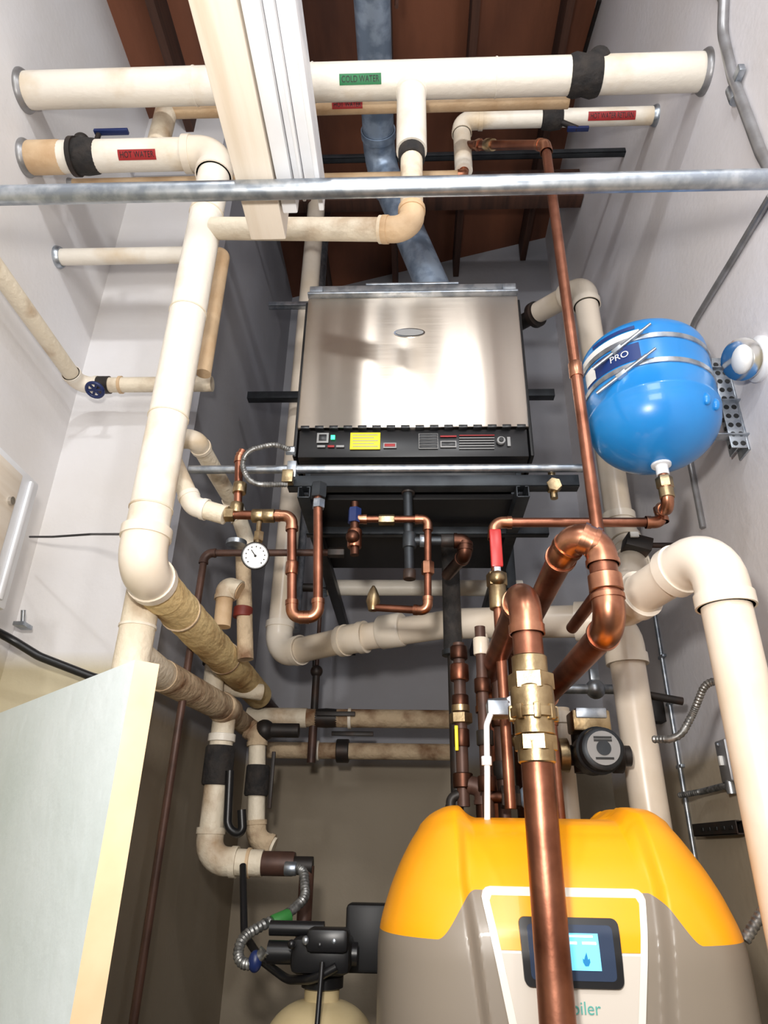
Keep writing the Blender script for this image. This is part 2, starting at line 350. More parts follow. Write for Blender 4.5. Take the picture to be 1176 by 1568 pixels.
# back horizontals
b=B('insulated_wall_pipe')
yq=3.3
z=W(550,1100,Y=yq).z; xa,xb=W(380,1090,Y=yq).x,W(700,1105,Y=yq).x
b.cyl((xa,yq,z),(xb,yq,z),.042,canvas,seg=24); b.cyl((xa,yq,z),(W(470,1095,Y=yq).x,yq,z),.045,insulO)
xv=W(500,1097,Y=yq).x; b.rev((xv-.09,yq,z),(1,0,0),[(0,.03),(.01,.04),(.09,.045),(.17,.04),(.18,.03)],iron); b.box((xv+.05,yq-.06,z+.01),(.18,.015,.02),iron)
b.cyl((xv-.06,yq,z),(xv-.06,yq,z+.22),.018,iron); b.ball((xv-.06,yq,z+.22),.03,iron); b.cyl((xv-.06,yq,z+.2),(xv-.06,yq,z+.9),.01,ironB); b.cyl((xv-.06,yq,z),(xv-.06,yq,z-.2),.02,ironB)
b.collar((xv+.11,yq,z),(1,0,0),.015,.048,insul)
b.done()
b=B('insulated_wall_pipe')
z=W(550,1150,Y=yq+.15).z; xa,xb=W(400,1150,Y=yq).x,W(700,1155,Y=yq).x
b.cyl((xa,yq+.15,z),(xb,yq+.15,z),.038,canvas); xv=W(520,1150,Y=yq).x; b.collar((xv,yq+.15,z),(1,0,0),.06,.055,iron); b.box((xv+.05,yq+.08,z+.07),(.2,.015,.02),iron)
b.collar((xv-.12,yq+.15,z),(1,0,0),.012,.046,insul)
b.done()
b=B('insulated_header_pipe'); 
z=W(600,900,Y=3.0).z; b.cyl((W(490,895,Y=3.0).x,3.0,z),(W(800,905,Y=3.0).x,3.0,z),.037,insul); b.collar((W(497,895,Y=3).x,3.0,z),(1,0,0),.03,.043,galvB); b.cyl((W(465,890,Y=3).x,3.0,z),(W(497,895,Y=3).x,3.0,z),.02,iron); b.done()
# left wall small pipes
b=B('insulated_side_pipe'); e=W(88,394,X=XL); b.cyl((XL,e.y,e.z),(-.8,e.y,e.z),.033,insul); escut(b,(XL,e.y,e.z),(1,0,0),.038,galv)
b.pipe([(-.8,e.y,e.z),(-.76,e.y,e.z),(-.76,e.y,e.z-.6)],.028,insulT,bend=.05); b.done()
b=B('condensate_line_pipe'); c=W(122,590,Y=2.2)
b.pipe([(c.x,-1,c.z),(c.x,2.2,c.z),(-.8,2.2,c.z)],.031,insulO,bend=.05,fit=insul,fr=1.12)
q=V((c.x+.1,2.2,c.z)); b.cyl(q-V((.025,0,0)),q+V((.025,0,0)),.036,iron); b.cyl(q,q-V((0,.05,.06)),.012,iron)
w=q-V((0,.055,.065))
u=V((1,0,0)); d=V((0,-.4,-.92)); v_=d.cross(u).normalized(); ring=[w+u*math.cos(a*math.pi/12)*.032+v_*math.sin(a*math.pi/12)*.032 for a in range(25)]
b.tube(ring,.007,bluep,10,False)
for k in range(3):
    a=k*math.pi/3; b.cyl(w-(u*math.cos(a)+v_*math.sin(a))*.032,w+(u*math.cos(a)+v_*math.sin(a))*.032,.005,bluep)
b.collar((c.x+.17,2.2,c.z),(1,0,0),.012,.036,insulT); b.done()
# ------------------------------------------------------------------ pool/boiler heater on shelf
HY=1.98
xl_,xr_=W(455,655,Y=HY).x,W(811,655,Y=HY).x; hz0=W(630,655,Y=HY).z; hz1=W(630,455,Y=HY).z; hc=(xl_+xr_)/2; hw=xr_-xl_
emp=bpy.data.objects.new('gas_heater',None); bpy.context.collection.objects.link(emp)
zc0=W(630,700,Y=HY).z
b=B('cabinet'); b.box((hc,HY+.36,(zc0+hz1)/2),(hw-.02,.68,hz1-zc0),cab,bev=.006)
b.box((hc,HY+.03,(hz0+zc0)/2-.004),(hw-.02,.06,hz0-zc0-.01),blackp,bev=.003)
b.box((hc,HY+.3,zc0-.05),(hw-.1,.5,.1),blackp,bev=.003)
for k in range(16): b.box((xl_+.03+k*(hw-.06)/15,HY+.0,hz0-.004),(.03,.03,.012),blackp,bev=.001)
b.done(parent=emp)
b=B('front_panel'); b.box((hc,HY+.008,(hz0+hz1)/2),(hw,.022,hz1-hz0),steel,bev=.006); b.done(parent=emp)
b=B('lid'); lz0=hz1
b.box((hc,HY+.05,lz0+.035),(hw-.03,.1,.06),galv,bev=.004); b.box((hc,HY-.012,lz0+.004),(hw-.0,.03,.012),galv,bev=.003); b.box((hc,HY+.02,lz0+.072),(hw*.45,.04,.01),galv,bev=.002)
b.box((xl_+.03,HY-.004,lz0+.03),(.05,.02,.04),galv); b.box((xr_-.03,HY-.004,lz0+.03),(.05,.02,.04),galv); b.box((hc,HY+.4,lz0+.02),(hw-.04,.6,.04),galv)
for s_ in (-1,1): b.box((hc+s_*(hw/2+.004),HY+.34,(hz1+zc0)/2),(.012,.66,hz1-zc0-.02),cab,bev=.003)
b.done(parent=emp)
b=B('badge'); q=W(627,510,Y=HY-.004); b.add([q+V((.058*math.cos(a*math.pi/20),-.003,.021*math.sin(a*math.pi/20))) for a in range(40)]+[q+V((.058*math.cos(a*math.pi/20),.002,.021*math.sin(a*math.pi/20))) for a in range(40)],[list(range(40))]+[[i,(i+1)%40,40+(i+1)%40,40+i] for i in range(40)],chrome)
b.add([q+V((.052*math.cos(a*math.pi/20),-.0045,.016*math.sin(a*math.pi/20))) for a in range(40)],[list(range(40))],gry); b.done(parent=emp)
b=B('controls')
def lb(u0,v0,u1,v1,m,o=.004):
    a=W(u0,v0,Y=HY-.001); c_=W(u1,v1,Y=HY-.001); mid=(a+c_)/2; b.box((mid.x,HY-.003-o/2,mid.z),(abs(c_.x-a.x),o,abs(a.z-c_.z)),m,bev=.0008)
lb(537,664,582,689,yel); lb(486,664,503,679,gry,.003); lb(489,667,500,676,blackp,.006); lb(507,668,513,674,ledg,.006); lb(486,683,498,686,gry); lb(502,683,512,686,red); lb(515,683,527,686,gry)
for k in range(5): lb(540,667+k*4.4,579-(k%2)*6,668+k*4.4,gry,.005)
lb(641,665,671,688,gry,.003)
for k in range(5): lb(642,666+k*4.4,670,669.4+k*4.4,blackp,.005)
lb(587,679,607,687,gry,.003); lb(589,681,605,685,red,.005)
for k in range(6): lb(703,667+k*4,757,668+k*4,gry if k else red,.003)
lb(674,668,699,670,red,.003); lb(674,676,699,686,gry,.003); lb(676,678,697,684,blackp,.005)
q=W(767,676,Y=HY-.004); b.cyl(q,q+V((0,-.01,0)),.014,gry); b.cyl(q+V((0,-.01,0)),q+V((0,-.016,0)),.008,ink)
lb(776,670,782,684,gry,.003)
b.done(parent=emp)
b=B('underside'); 
for u in (640,670,700,725,760): q=W(u,745,Y=HY+.2); b.cyl(q+V((0,0,.03)),q,.012,dkstl)
b.box((hc,HY+.36,zc0-.125),(hw-.06,.62,.02),cab)
for sx in (-1,1):
    for yy in (.08,.64): b.box((hc+sx*(hw/2-.05),HY+yy,zc0-.07),(.04,.04,.13),dkstl)
b.done(parent=emp)
# shelf
zs=zc0-.158
b=B('heater_support_shelf')
def strut(p0,p1,m=dkstl,w=.041):
    p0,p1=V(p0),V(p1); d=(p1-p0); L=d.length; c=(p0+p1)/2; q=d.to_track_quat('X','Z').to_matrix()
    b.box(c-q@V((0,0,w/2-.002)),(L,w,.004),m,q,.001); b.box(c+q@V((0,w/2-.002,0)),(L,.004,w),m,q,.001); b.box(c-q@V((0,w/2-.002,0)),(L,.004,w),m,q,.001)
    b.box(c+q@V((0,w/2-.007,w/2-.002)),(L,.012,.004),m,q,.001); b.box(c-q@V((0,w/2-.007,-w/2+.002)),(L,.012,.004),m,q,.001)
strut((xl_+.02,2.22,zs-.01),(xr_+.08,2.22,zs-.01),dkstl,.03)
for x in (xl_+.05,xr_-.05): strut((x,1.93,zs),(x,YB,zs)) 
q=W(590,718,Y=1.93); a=W(290,720,Y=1.93).x; c_=W(893,710,Y=1.93).x
b.cyl((a,1.93,q.z),(c_,1.93,q.z),.014,galv); strut((W(440,740,Y=1.93).x,1.95,q.z-.045),(c_-.02,1.95,q.z-.045))
b.cyl((c_-.1,1.95,q.z-.1),(c_-.1,1.95,q.z),.012,brass); b.hexn((c_-.1,1.94,q.z-.06),(0,1,0),.03,.025,brass); b.box((W(445,722,Y=1.9).x,1.93,q.z-.01),(.03,.045,.06),galv)
z=W(420,608,Y=2.8).z; strut((W(380,608,Y=2.8).x,2.8,z),(W(848,603,Y=2.8).x,2.8,z)); z2=W(430,468,Y=2.8).z; strut((W(412,468,Y=2.8).x,2.8,z2),(xl_+.05,2.8,z2),galv,.03)
for x in (xl_+.0,xr_+.03): strut((x,2.84,zs),(x,2.84,z2+.05))
b.done()
b=B('overhead_strut'); z=W(540,243,Y=2.27).z; strut((XL,2.27,z),(XR,2.27,z),dkstl,.03); b.done()
# vent
b=B('heater_vent_duct')
q=W(581,240,Z=4.78); vx=q.x
vt=[V((vx,YC,4.78)),V((vx,2.32,4.78)),W(700,436,Y=2.35)]; vt[2].z=hz1+.05; vt[2].x=W(700,436,Y=2.35).x
b.pipe(vt,.076,galvB,bend=.12,fit=galvB,fr=1.03,seg=32)
for y_ in (1.2,1.85): b.collar((vx,y_,4.78),(0,1,0),.03,.08,galvB)
b.cyl((vx+.1,1.6,4.78),(vx+.1,1.6,cz(vx)),.008,ironB)
b.done()
b=B('vent_duct'); q=W(490,400,Y=3.2); b.cyl((q.x,3.2,2.6),(q.x,3.2,cz(q.x)),.045,galv); b.done()
# ------------------------------------------------------------------ PVC exhaust + intake
b=B('pvc_exhaust_pipe')
e1=W(938,950,Y=2.3); ex=W(972,1100,Y=2.3).x
pts=[V((ex+.01,2.3,1.2)),V((ex-.0,2.3,e1.z)),W(690,955,Y=2.5),W(540,978,Y=2.68),W(425,1003,Y=2.95)]
top=V((pts[-1].x,2.95,cz(-.6)-.25)); pts.append(top)
b.pipe(pts[:3],.057,pvc,bend=.1,fit=pvcF,fr=1.13,hub=.06,seg=30)
b.pipe(pts[2:],.053,pvc,bend=.1,fit=pvcF,fr=1.12,hub=.05,seg=30)
d=(pts[3]-pts[2]).normalized(); b.collar(W(600,966,Y=2.6),d,.1,.066,pvcF,30)
b.pipe([V((ex+.01,2.3,1.25)),V((ex+.01,2.3,1.15)),V((.4,2.2,1.15)),V((.4,2.08,1.15))],.057,pvc)
b.done()
b=B('pvc_intake_pipe')
i1=W(1104,838,Y=1.5); ix=W(1127,1000,Y=1.5).x
i2=W(950,930,Y=1.85)
i4=W(903,500,Y=2.5); zt=W(895,440,Y=2.5).z
b.pipe([(ix,1.5,0),(ix,1.5,i1.z),i2,(i4.x,2.42,i1.z+.35),(i4.x,2.5,i1.z+.5),(i4.x,2.5,zt),W(825,478,Y=2.75)],.054,pvc,bend=.085,fit=pvcF,fr=1.12,hub=.055,seg=30)
q=W(820,482,Y=2.77); d=(W(825,478,Y=2.75)-V((i4.x,2.5,zt))).normalized(); b.collar(q,d,.03,.068,iron); b.cyl(q,q+d*.25,.04,iron)
b.done()
# ------------------------------------------------------------------ expansion tank
TY=1.76; tx=W(992,605,Y=TY).x; tz0=W(1000,712,Y=TY).z; 
tr=.19; tz1=W(985,498,Y=TY-.1).z+.02; H=tz1-tz0
b=B('expansion_tank')
pr=[]
for i in range(13):
    a=math.pi/2*i/12; pr.append((.15*(1-math.cos(a)),tr*math.sin(a)))
pr+=[(.155,tr+.003),(.165,tr+.003),(.17,tr)]
for i in range(1,4): pr.append((.17+(H-.27-.0)*i/3*1.0,tr))
for i in range(1,13):
    a=math.pi/2*i/12; pr.append((H-.10+.10*math.sin(a),tr*math.cos(a)))
b.rev((tx,TY,tz0),(0,0,1),pr,blue,56)
for zz in (.235,.325):
    b.tubeprof(V((tx,TY,tz0+zz-.009)),V((0,0,1)),[(0,tr+.001),(.001,tr+.004),(.017,tr+.004),(.018,tr+.001)],galv,56)
    p0=V((tx+math.cos(math.radians(252))*(tr+.015),TY+math.sin(math.radians(252))*(tr+.015),tz0+zz+.012)); p1=V((tx-tr*.99,TY-.10,tz0+zz-.05))
    b.cyl(p0,p1,.006,galv); b.cyl(p0,p0+(p0-p1).normalized()*.03,.004,galv); b.hexn((p0+p1)/2,p0-p1,.03,.011,galv)
def tp(a0,a1,z0,z1,m,o):
    n=14; vs=[];fs=[]
    for i in range(n+1):
        a=math.radians(a0+(a1-a0)*i/n)
        for z in (z0,z1): vs.append(V((tx+math.cos(a)*(tr+o),TY+math.sin(a)*(tr+o),tz0+z)))
    for i in range(n): fs.append([2*i,2*i+2,2*i+3,2*i+1])
    b.add(vs,fs,m)
tp(185,250,.335,H-.105,lab,.0015); tp(188,248,.25,.31,navy,.0015); tp(188,204,.255,.305,lab,.003); tp(205,247,.36,.372,navy,.003)
tv,tf=textverts('PRO',.03)
b.add([V((tx+math.cos(math.radians(230)+v.x/tr)*(tr+.0045),TY+math.sin(math.radians(230)+v.x/tr)*(tr+.0045),tz0+.279+v.y)) for v in tv],tf,lab)
for a in range(2):
    ang=math.radians(300+a*14)
    b.ball((tx+math.cos(ang)*tr*.97,TY+math.sin(ang)*tr*.97,tz0+.12),(.012,.012,.02),blue)
b.rev((tx,TY,tz0-.035),(0,0,1),[(0,.018),(.03,.018),(.031,.028),(.045,.03)],white,20)
b.done()
b=B('tank_wall_bracket')
b.box((XR-.035,TY+.13,tz0+.29),(.004,.06,.34),galv); b.box((XR-.004,TY+.13,tz0+.29),(.008,.07,.36),galv)
for z in (.14,.44): b.box((XR-.02,TY+.13,tz0+z),(.035,.06,.004),galv)
for z in (.16,.29,.42): b.box(((tx+tr+XR)/2-.01,TY+.1,tz0+z),(XR-tx-tr+.05,.04,.005),galv)
for i in range(9):
    for j in (-1,1): b.cyl((XR-.0365,TY+.13+j*.014,tz0+.15+i*.034),(XR-.038,TY+.13+j*.014,tz0+.15+i*.034),.008,ink,seg=12)
b.box((XR-.035,TY+.094,tz0+.29),(.05,.006,.35),galv)
for i in range(10):
    for j in (0,1): b.cyl((XR-.022-j*.024,TY+.0912,tz0+.13+i*.034),(XR-.022-j*.024,TY+.0895,tz0+.13+i*.034),.0085,ink,seg=12)
b.done()
b=B('tank_copper_line')
yl=1.87; hx=W(1012,787,Y=yl).x; hz=W(880,800,Y=yl).z; vx=W(757,830,Y=yl).x
n0=V((tx,TY,tz0-.03))
b.pipe([n0,n0-V((0,0,.12)),V((hx,yl,hz+.05)),V((hx,yl,hz)),V((vx,yl,hz)),V((vx,yl,1.75))],.0145,copper,bend=.03,fit=copperF,fr=1.25,hub=.025)
b.hexn(n0-V((0,0,.03)),(0,0,1),.035,.024,brass); b.collar(n0-V((0,0,.065)),(0,0,1),.03,.021,brass)
z=W(757,850,Y=yl).z
b.hexn((vx,yl,W(757,888,Y=yl).z),(0,0,1),.04,.03,brass); b.collar((vx,yl,W(757,912,Y=yl).z),(0,0,1),.08,.025,brass); b.box((vx,yl-.03,z+.01),(.035,.012,.12),redh,bev=.005); b.box((vx,yl-.03,z-.06),(.02,.006,.06),galv)
b.ball((vx,yl-.015,W(757,888,Y=yl).z),.025,brass)
b.done()
# ------------------------------------------------------------------ big copper manifold
b=B('boiler_supply_copper_pipe')
q=W(799,905,Y=1.4); sx=q.x+.004; sz=q.z
R2=.031
b.pipe([(sx,1.4,.04),(sx,1.4,sz),(sx,2.25,sz-.01),(sx,2.25,1.2)],R2,copper,bend=.06,fit=copperF,fr=1.12,hub=.035,seg=30)
b.collar((sx,1.4,.03),(0,0,1),.05,.06,iron)
b.cyl((sx,1.4,.5),(sx,1.56,.5),R2,copper); b.collar((sx,1.4,.5),(0,0,1),.12,.038,copperF)
def zz_(v): return W(812,v,Y=1.4).z
b.collar((sx,1.4,zz_(1022)),(0,0,1),.045,.036,brass,30); b.hexn((sx,1.4,zz_(1045)),(0,0,1),.035,.046,brass)
b.collar((sx,1.4,zz_(1075)),(0,0,1),.06,.043,brass,30)
for k in range(8):
    a=k*math.pi/4; b.box((sx+.042*math.cos(a),1.4+.042*math.sin(a),zz_(1093)),(.014,.014,.03),brass,Matrix.Rotation(a,3,'Z'),.003)
b.collar((sx,1.4,zz_(1093)),(0,0,1),.02,.047,brass,30)
b.collar((sx,1.4,zz_(1112)),(0,0,1),.035,.039,brass,30); b.hexn((sx,1.4,zz_(1138)),(0,0,1),.03,.041,brass); b.collar((sx,1.4,zz_(1152)),(0,0,1),.04,.036,brass,30)
b.done()
b=B('boiler_return_copper_pipe')
t1=W(862,848,Y=1.5); 
xa_=t1.x; xb_=xa_+.072; zt=t1.z; zl3=W(893,960,Y=1.45).z
b.pipe([(xa_,2.35,zt-.01),(xa_,1.5,zt),(xa_+.02,1.44,zt+.02),(xb_,1.44,zt-.005),(xb_,1.44,zl3),(xb_-.02,2.2,zl3-.01),(xb_-.02,2.2,1.75)],R2,copper,bend=.05,fit=copperF,fr=1.12,hub=.02,seg=30)
b.cyl((xa_,2.32,zt),(xa_,2.32,1.72),R2,copperD); b.collar((xb_,1.44,(zt+zl3)/2),(0,0,1),.04,.037,copperF)
b.done()
# centre valve cluster
b=B('drain_valve_assembly')
q=W(766,1085,Y=1.75)
b.hexn(q,(1,-.4,0),.06,.026,galv); b.box(q+V((-.01,-.03,-.005)),(.05,.03,.035),galv); b.ball(q+V((.03,-.01,.01)),.02,white)
b.tube(fillet([q+V((-.02,-.03,0)),W(745,1110,Y=1.7),W(746,1185,Y=1.68),W(746,1262,Y=1.68)],.03)[0],.007,white,12)
b.collar(W(745,1165,Y=1.685),(0,0,1),.02,.012,white); b.cyl(q,q+V((.12,.1,.0)),.014,brass)
b.done()
def stack(name,u,v0,v1,Y,r,m,fits):
    b=B(name); q=W(u,(v0+v1)/2,Y=Y); za=W(u,v0,Y=Y).z; zb=W(u,v1,Y=Y).z
    b.cyl((q.x,Y,za),(q.x,Y,zb),r,m)
    for v,l,k,fm,hx in fits:
        z=W(u,v,Y=Y).z
        (b.hexn if hx else b.collar)((q.x,Y,z),(0,0,1),l,r*k,fm)
    return b,q.x
b,x=stack('copper_drop_pipe',706,985,1235,2.1,.018,ironB,[(1000,.04,1.5,copperD,0),(1030,.05,1.6,copper,0),(1075,.04,1.4,copperD,0),(1085,.02,1.5,brass,0),(1100,.03,1.9,brass,1),(1130,.05,1.3,copperD,0),(1195,.04,1.6,copperD,0)])
q=W(699,1130,Y=2.07); b.box(q,(.01,.01,.07),yel); q=W(712,1200,Y=2.1); b.pipe([q,q+V((.05,0,-.01)),q+V((.05,0,-.14))],.022,copperD,bend=.03,fit=ironB)
b.pipe([W(706,1215,Y=2.1),W(690,1222,Y=2.1),W(690,1250,Y=2.1)],.012,iron,bend=.02,fit=iron); b.done()
b,x=stack('black_insulated_drop_pipe',691,815,1000,2.4,.033,blackf,[(1000,.02,1.2,dkstl,0)]); b.cyl((x,2.4,1.2),(x,2.4,2.4),.02,iron); b.done()
b,x=stack('copper_drop_pipe',742,960,1270,2.0,.016,ironB,[(990,.05,1.4,pvcF,0),(1050,.04,1.5,copperD,0),(1130,.04,1.5,iron,0),(1200,.04,1.6,copperD,0)])
b.pipe([(x,2.0,W(742,1220,Y=2).z),(x+.14,2.0,W(742,1220,Y=2).z)],.016,copperD); b.hexn((x+.06,2.0,W(742,1220,Y=2).z),(1,0,0),.05,.03,iron); b.ball((x+.11,2.0,W(742,1220,Y=2).z),.03,galvB); b.done()
b,x=stack('copper_drop_pipe',768,1040,1275,2.12,.018,ironB,[(1100,.05,1.4,copperD,0),(1180,.05,1.5,iron,0)])
z=W(780,1130,Y=2.12).z; b.pipe([(x,2.12,z),(x+.12,2.12,z-.015)],.014,copper); b.ball((x+.05,2.1,z-.01),.024,brass); b.done()
b,x=stack('copper_drop_pipe',850,1040,1290,1.95,.014,copper,[(1100,.04,1.25,copperF,0)]); b.done()
b,x=stack('pvc_drop_pipe',738,972,1010,2.3,.022,pvc,[(985,.03,1.2,pvcF,0)]); b.done()
b,x=stack('pvc_condensate_pipe',865,1085,1290,2.35,.035,pvc,[(1100,.04,1.15,pvcF,0)]); b.done()
# circulator pump
b=B('circulator_pump'); q=W(915,1150,Y=2.1)
b.rev(q+V((0,.10,0)),(0,-1,0),[(0,.045),(.02,.06),(.1,.062),(.105,.066),(.12,.066),(.125,.06),(.16,.058),(.165,.05),(.168,.02)],dkstl,32)
b.cyl(q+V((0,-.067,0)),q+V((0,-.07,0)),.046,gry,seg=32); b.cyl(q+V((0,-.07,0)),q+V((0,-.074,0)),.02,dkstl)
for k in range(3): b.box(q+V((0,-.071,.028-.028*k if k!=1 else .02)),(.05,.002,.006),ink,bev=0)
b.box(q+V((-.01,.03,.085)),(.11,.09,.06),brass,bev=.006); b.box(q+V((-.01,.02,.105)),(.09,.08,.03),galv,bev=.004)
b.cyl(q+V((-.14,.1,.0)),q+V((.12,.1,.0)),.03,iron); b.collar(q+V((-.08,.1,0)),(1,0,0),.03,.05,brass); b.collar(q+V((.08,.1,0)),(1,0,0),.03,.05,iron)
b.cyl(q+V((-.02,.1,-.05)),q+V((-.02,.1,.1)),.03,iron)
b.done()
b=B('gas_valve'); q=W(890,1055,Y=2.5); b.cyl(q-V((.1,0,0)),q+V((.12,0,0)),.017,galv); b.ball(q+V((.05,0,.0)),.035,galv); b.box(q+V((.05,0,.05)),(.03,.03,.04),galv)
b.cyl(q+V((.12,0,0)),q+V((.35,0,-.04)),.014,iron); b.done()
# ------------------------------------------------------------------ piping under heater
b=B('heater_return_piping')
b.pipe(P([(262,700,1.9),(296,775,1.9),(345,789,1.9)]),.03,insulO,bend=.05,fit=insul,fr=1.08)
b.pipe(P([(340,788,1.9),(447,790,1.9),(447,945,1.9),(487,945,1.9),(487,760,1.9)]),.0145,copper,bend=.028,fit=copperF,fr=1.25,hub=.025)
b.pipe(P([(364,785,1.9),(366,702,1.9),(372,690,1.9)]),.013,copper,bend=.02,fit=copperF)
for u,v in((362,779),(367,748),(395,790),(412,790)):
    q=W(u,v,Y=1.9); b.collar(q,(1,0,0) if v>780 else (0,0,1),.035,.022,brass)
b.hexn(W(352,787,Y=1.9),(1,0,0),.03,.025,brass)
b.hexn(W(488,752,Y=1.9),(0,0,1),.05,.026,dkstl); b.hexn(W(488,772,Y=1.9),(0,0,1),.03,.02,galv)
q=W(487,745,Y=1.9); b.cyl(q,q+V((0,.12,.05)),.018,iron)
b.collar(W(447,870,Y=1.9),(0,0,1),.04,.019,copperF); b.done()
b=B('thermometer_gauge'); q=W(391,851,Y=1.83); n=(CAM-q).normalized()
b.cyl(W(397,800,Y=1.88),W(394,835,Y=1.86),.008,brass); b.hexn(W(396,822,Y=1.87),(0,0,1),.03,.016,brass)
b.rev(q-n*.02,n,[(0,.036),(.004,.041),(.022,.041),(.026,.038)],blackp,32); b.cyl(q+n*.004,q+n*.008,.035,lab,seg=32)
up=V((0,0,1)); sd=n.cross(up).normalized(); up=sd.cross(n)
for k in range(11):
    a=math.radians(225-27*k); c=q+n*.009+(sd*-math.cos(a)+up*math.sin(a))*.027
    b.ball(c,.0022,ink,8)
b.cyl(q+n*.009,q+n*.009+(sd*.6+up*.75)*.022,.0015,ink); b.ball(q+n*.009,.004,ink,10); b.done()
b=B('flexible_conduit')
def flex(b,pts,r,m=braid,R=.05):
    path,_=fillet([V(p) for p in pts],R,10); out=[path[0]]
    for i in range(1,len(path)):
        s=path[i]-path[i-1]; n=max(1,int(s.length/(r*.45)))
        for k in range(1,n+1): out.append(path[i-1]+s*k/n)
    b.tube(out,[r*(1.08 if i%2 else .9) for i in range(len(out))],m,14)
flex(b,P([(447,690,1.9),(420,680,1.85),(378,690,1.85),(370,715,1.87),(385,742,1.87),(440,742,1.9)]),.0085)
b.hexn(W(445,690,Y=1.9),(1,0,0),.03,.015,galv); b.box(W(441,731,Y=1.9),(.035,.03,.045),brass); b.done()
b=B('gas_train_piping')
b.pipe(P([(624,742,1.97),(627,885,1.97)]),.015,dkstl); b.collar(W(627,828,Y=1.97),(0,0,1),.05,.022,dkstl); b.cyl(W(627,828,Y=1.97),W(698,828,Y=1.97),.014,dkstl)
b.collar(W(650,828,Y=1.97),(1,0,0),.03,.02,galv); b.collar(W(685,828,Y=1.97),(1,0,0),.04,.021,iron); b.collar(W(627,880,Y=1.97),(0,0,1),.03,.02,iron); b.collar(W(625,748,Y=1.97),(0,0,1),.04,.022,iron)
b.pipe(P([(695,828,1.97),(712,828,1.97),(712,850,1.97),(685,880,2.2)]),.02,copperD,bend=.03,fit=copperD); b.done()
b=B('heater_supply_piping')
b.pipe(P([(543,780,1.95),(544,795,1.95),(655,795,1.95),(655,935,1.95),(570,930,2.0)]),.0115,copper,bend=.02,fit=copperF,fr=1.3,hub=.02)
b.pipe(P([(543,770,1.95),(543,850,1.95)]),.014,copperD); b.hexn(W(543,790,Y=1.95),(0,0,1),.05,.022,bluep); b.collar(W(543,825,Y=1.95),(0,0,1),.06,.023,copperF); b.hexn(W(592,796,Y=1.95),(1,0,0),.05,.018,brass); b.ball(W(540,822,Y=1.93),.022,copperD)
b.hexn(W(655,870,Y=1.95),(0,0,1),.04,.02,copperF); b.rev(W(571,935,Y=2),(0,0,1),[(0,.014),(.03,.022),(.05,.018),(.07,.01),(.08,.004)],brass,20)
b.done()
b=B('iron_drain_pipe')
q=W(312,860,Y=2.3); zt=W(400,847,Y=2.3).z
b.pipe([W(525,846,Y=2.3),V((q.x,2.3,zt)),V((q.x-.02,2.3,0.02))],.013,ironB,bend=.03,fit=ironB,fr=1.25); b.hexn(W(515,846,Y=2.3),(1,0,0),.06,.02,iron); b.done()
b=B('insulated_elbow_pipe')
b.pipe(P([(268,672,1.95),(300,672,1.95),(360,775,2.45),(382,840,2.5)]),.031,insulO,bend=.05,fit=insul,fr=1.1)
b.pipe(P([(372,835,2.5),(376,1010,2.5)]),.03,canvas); b.collar(W(372,938,Y=2.5),(0,0,1),.04,.037,redD)
b.pipe(P([(368,905,2.45),(346,895,2.45),(340,960,2.45)]),.032,insulT,bend=.05,fit=insulO)
b.collar(W(362,832,Y=2.4),(0,0,1),.02,.04,galv)
b.done()
b=B('insulated_elbow_pipe'); b.pipe(P([(330,1000,2.75),(326,1060,2.75)]),.04,insulO); b.collar(W(330,1010,Y=2.75),(0,0,1),.05,.05,blackf); b.pipe(P([(335,1050,2.85),(400,1060,2.95)]),.035,insulO); b.done()
b=B('sensor_tube'); b.pipe([W(482,1010,Y=3.4),W(482,1110,Y=3.4)],.012,iron); b.done()
# ------------------------------------------------------------------ condensing boiler
BX=.302
taupe=shellmat(BX)
ctrl=[(.06,.36,1.52,2.08),(.1,.37,1.5,2.1),(1.3,.378,1.5,2.1),(1.48,.378,1.5,2.1),(1.52,.372,1.505,2.1),(1.58,.352,1.525,2.09),(1.63,.330,1.555,2.07),(1.67,.308,1.590,2.05),(1.70,.288,1.625,2.02),(1.715,.268,1.66,1.99),(1.722,.24,1.70,1.95),(1.724,.12,1.78,1.88),(1.724,.02,1.83,1.84)]
def ringp(z):
    for i in range(len(ctrl)-1):
        a,c=ctrl[i],ctrl[i+1]
        if a[0]<=z<=c[0] and c[0]>a[0]:
            t=(z-a[0])/(c[0]-a[0]); return [a[k]+(c[k]-a[k])*t for k in (1,2,3)]
    return list(ctrl[-1][1:])
def sm(e0,e1,x): t=max(0,min(1,(x-e0)/(e1-e0))); return t*t*(3-2*t)
NS=3.2
def ww(z): return .125+.05*(z-1.2)/.4
def wing(dx,z): 
    w=ww(min(z,1.60)); return sm(w,w+.026,abs(dx-(-.012)))*sm(1.0,1.4,z)
b=B('condensing_boiler')
NF,NB_=220,60
seg=NF+NB_; zsamp=[.06,.1,.5,.9,1.1]+[1.1+.006*i for i in range(1,101)]
zsamp=[z for z in zsamp if z<1.70]; rings=[(z,*ringp(z)) for z in zsamp]
for i in range(1,15):
    t=i/14; k=8+ (len(ctrl)-1-8)*t; j=min(int(k),len(ctrl)-2); f=k-j; rings.append(tuple(ctrl[j][n]+(ctrl[j+1][n]-ctrl[j][n])*f for n in range(4)))
def smooth(L_):
    out=[L_[0]]
    for i in range(1,len(L_)-1): out.append(tuple((L_[i-1][k]+2*L_[i][k]+L_[i+1][k])/4 if k else L_[i][0] for k in range(4)))
    return out+[L_[-1]]
idx=5
hd,tl=rings[:idx],rings[idx:]
for _ in range(6): tl=smooth(tl)
rings=hd+tl
vs=[]
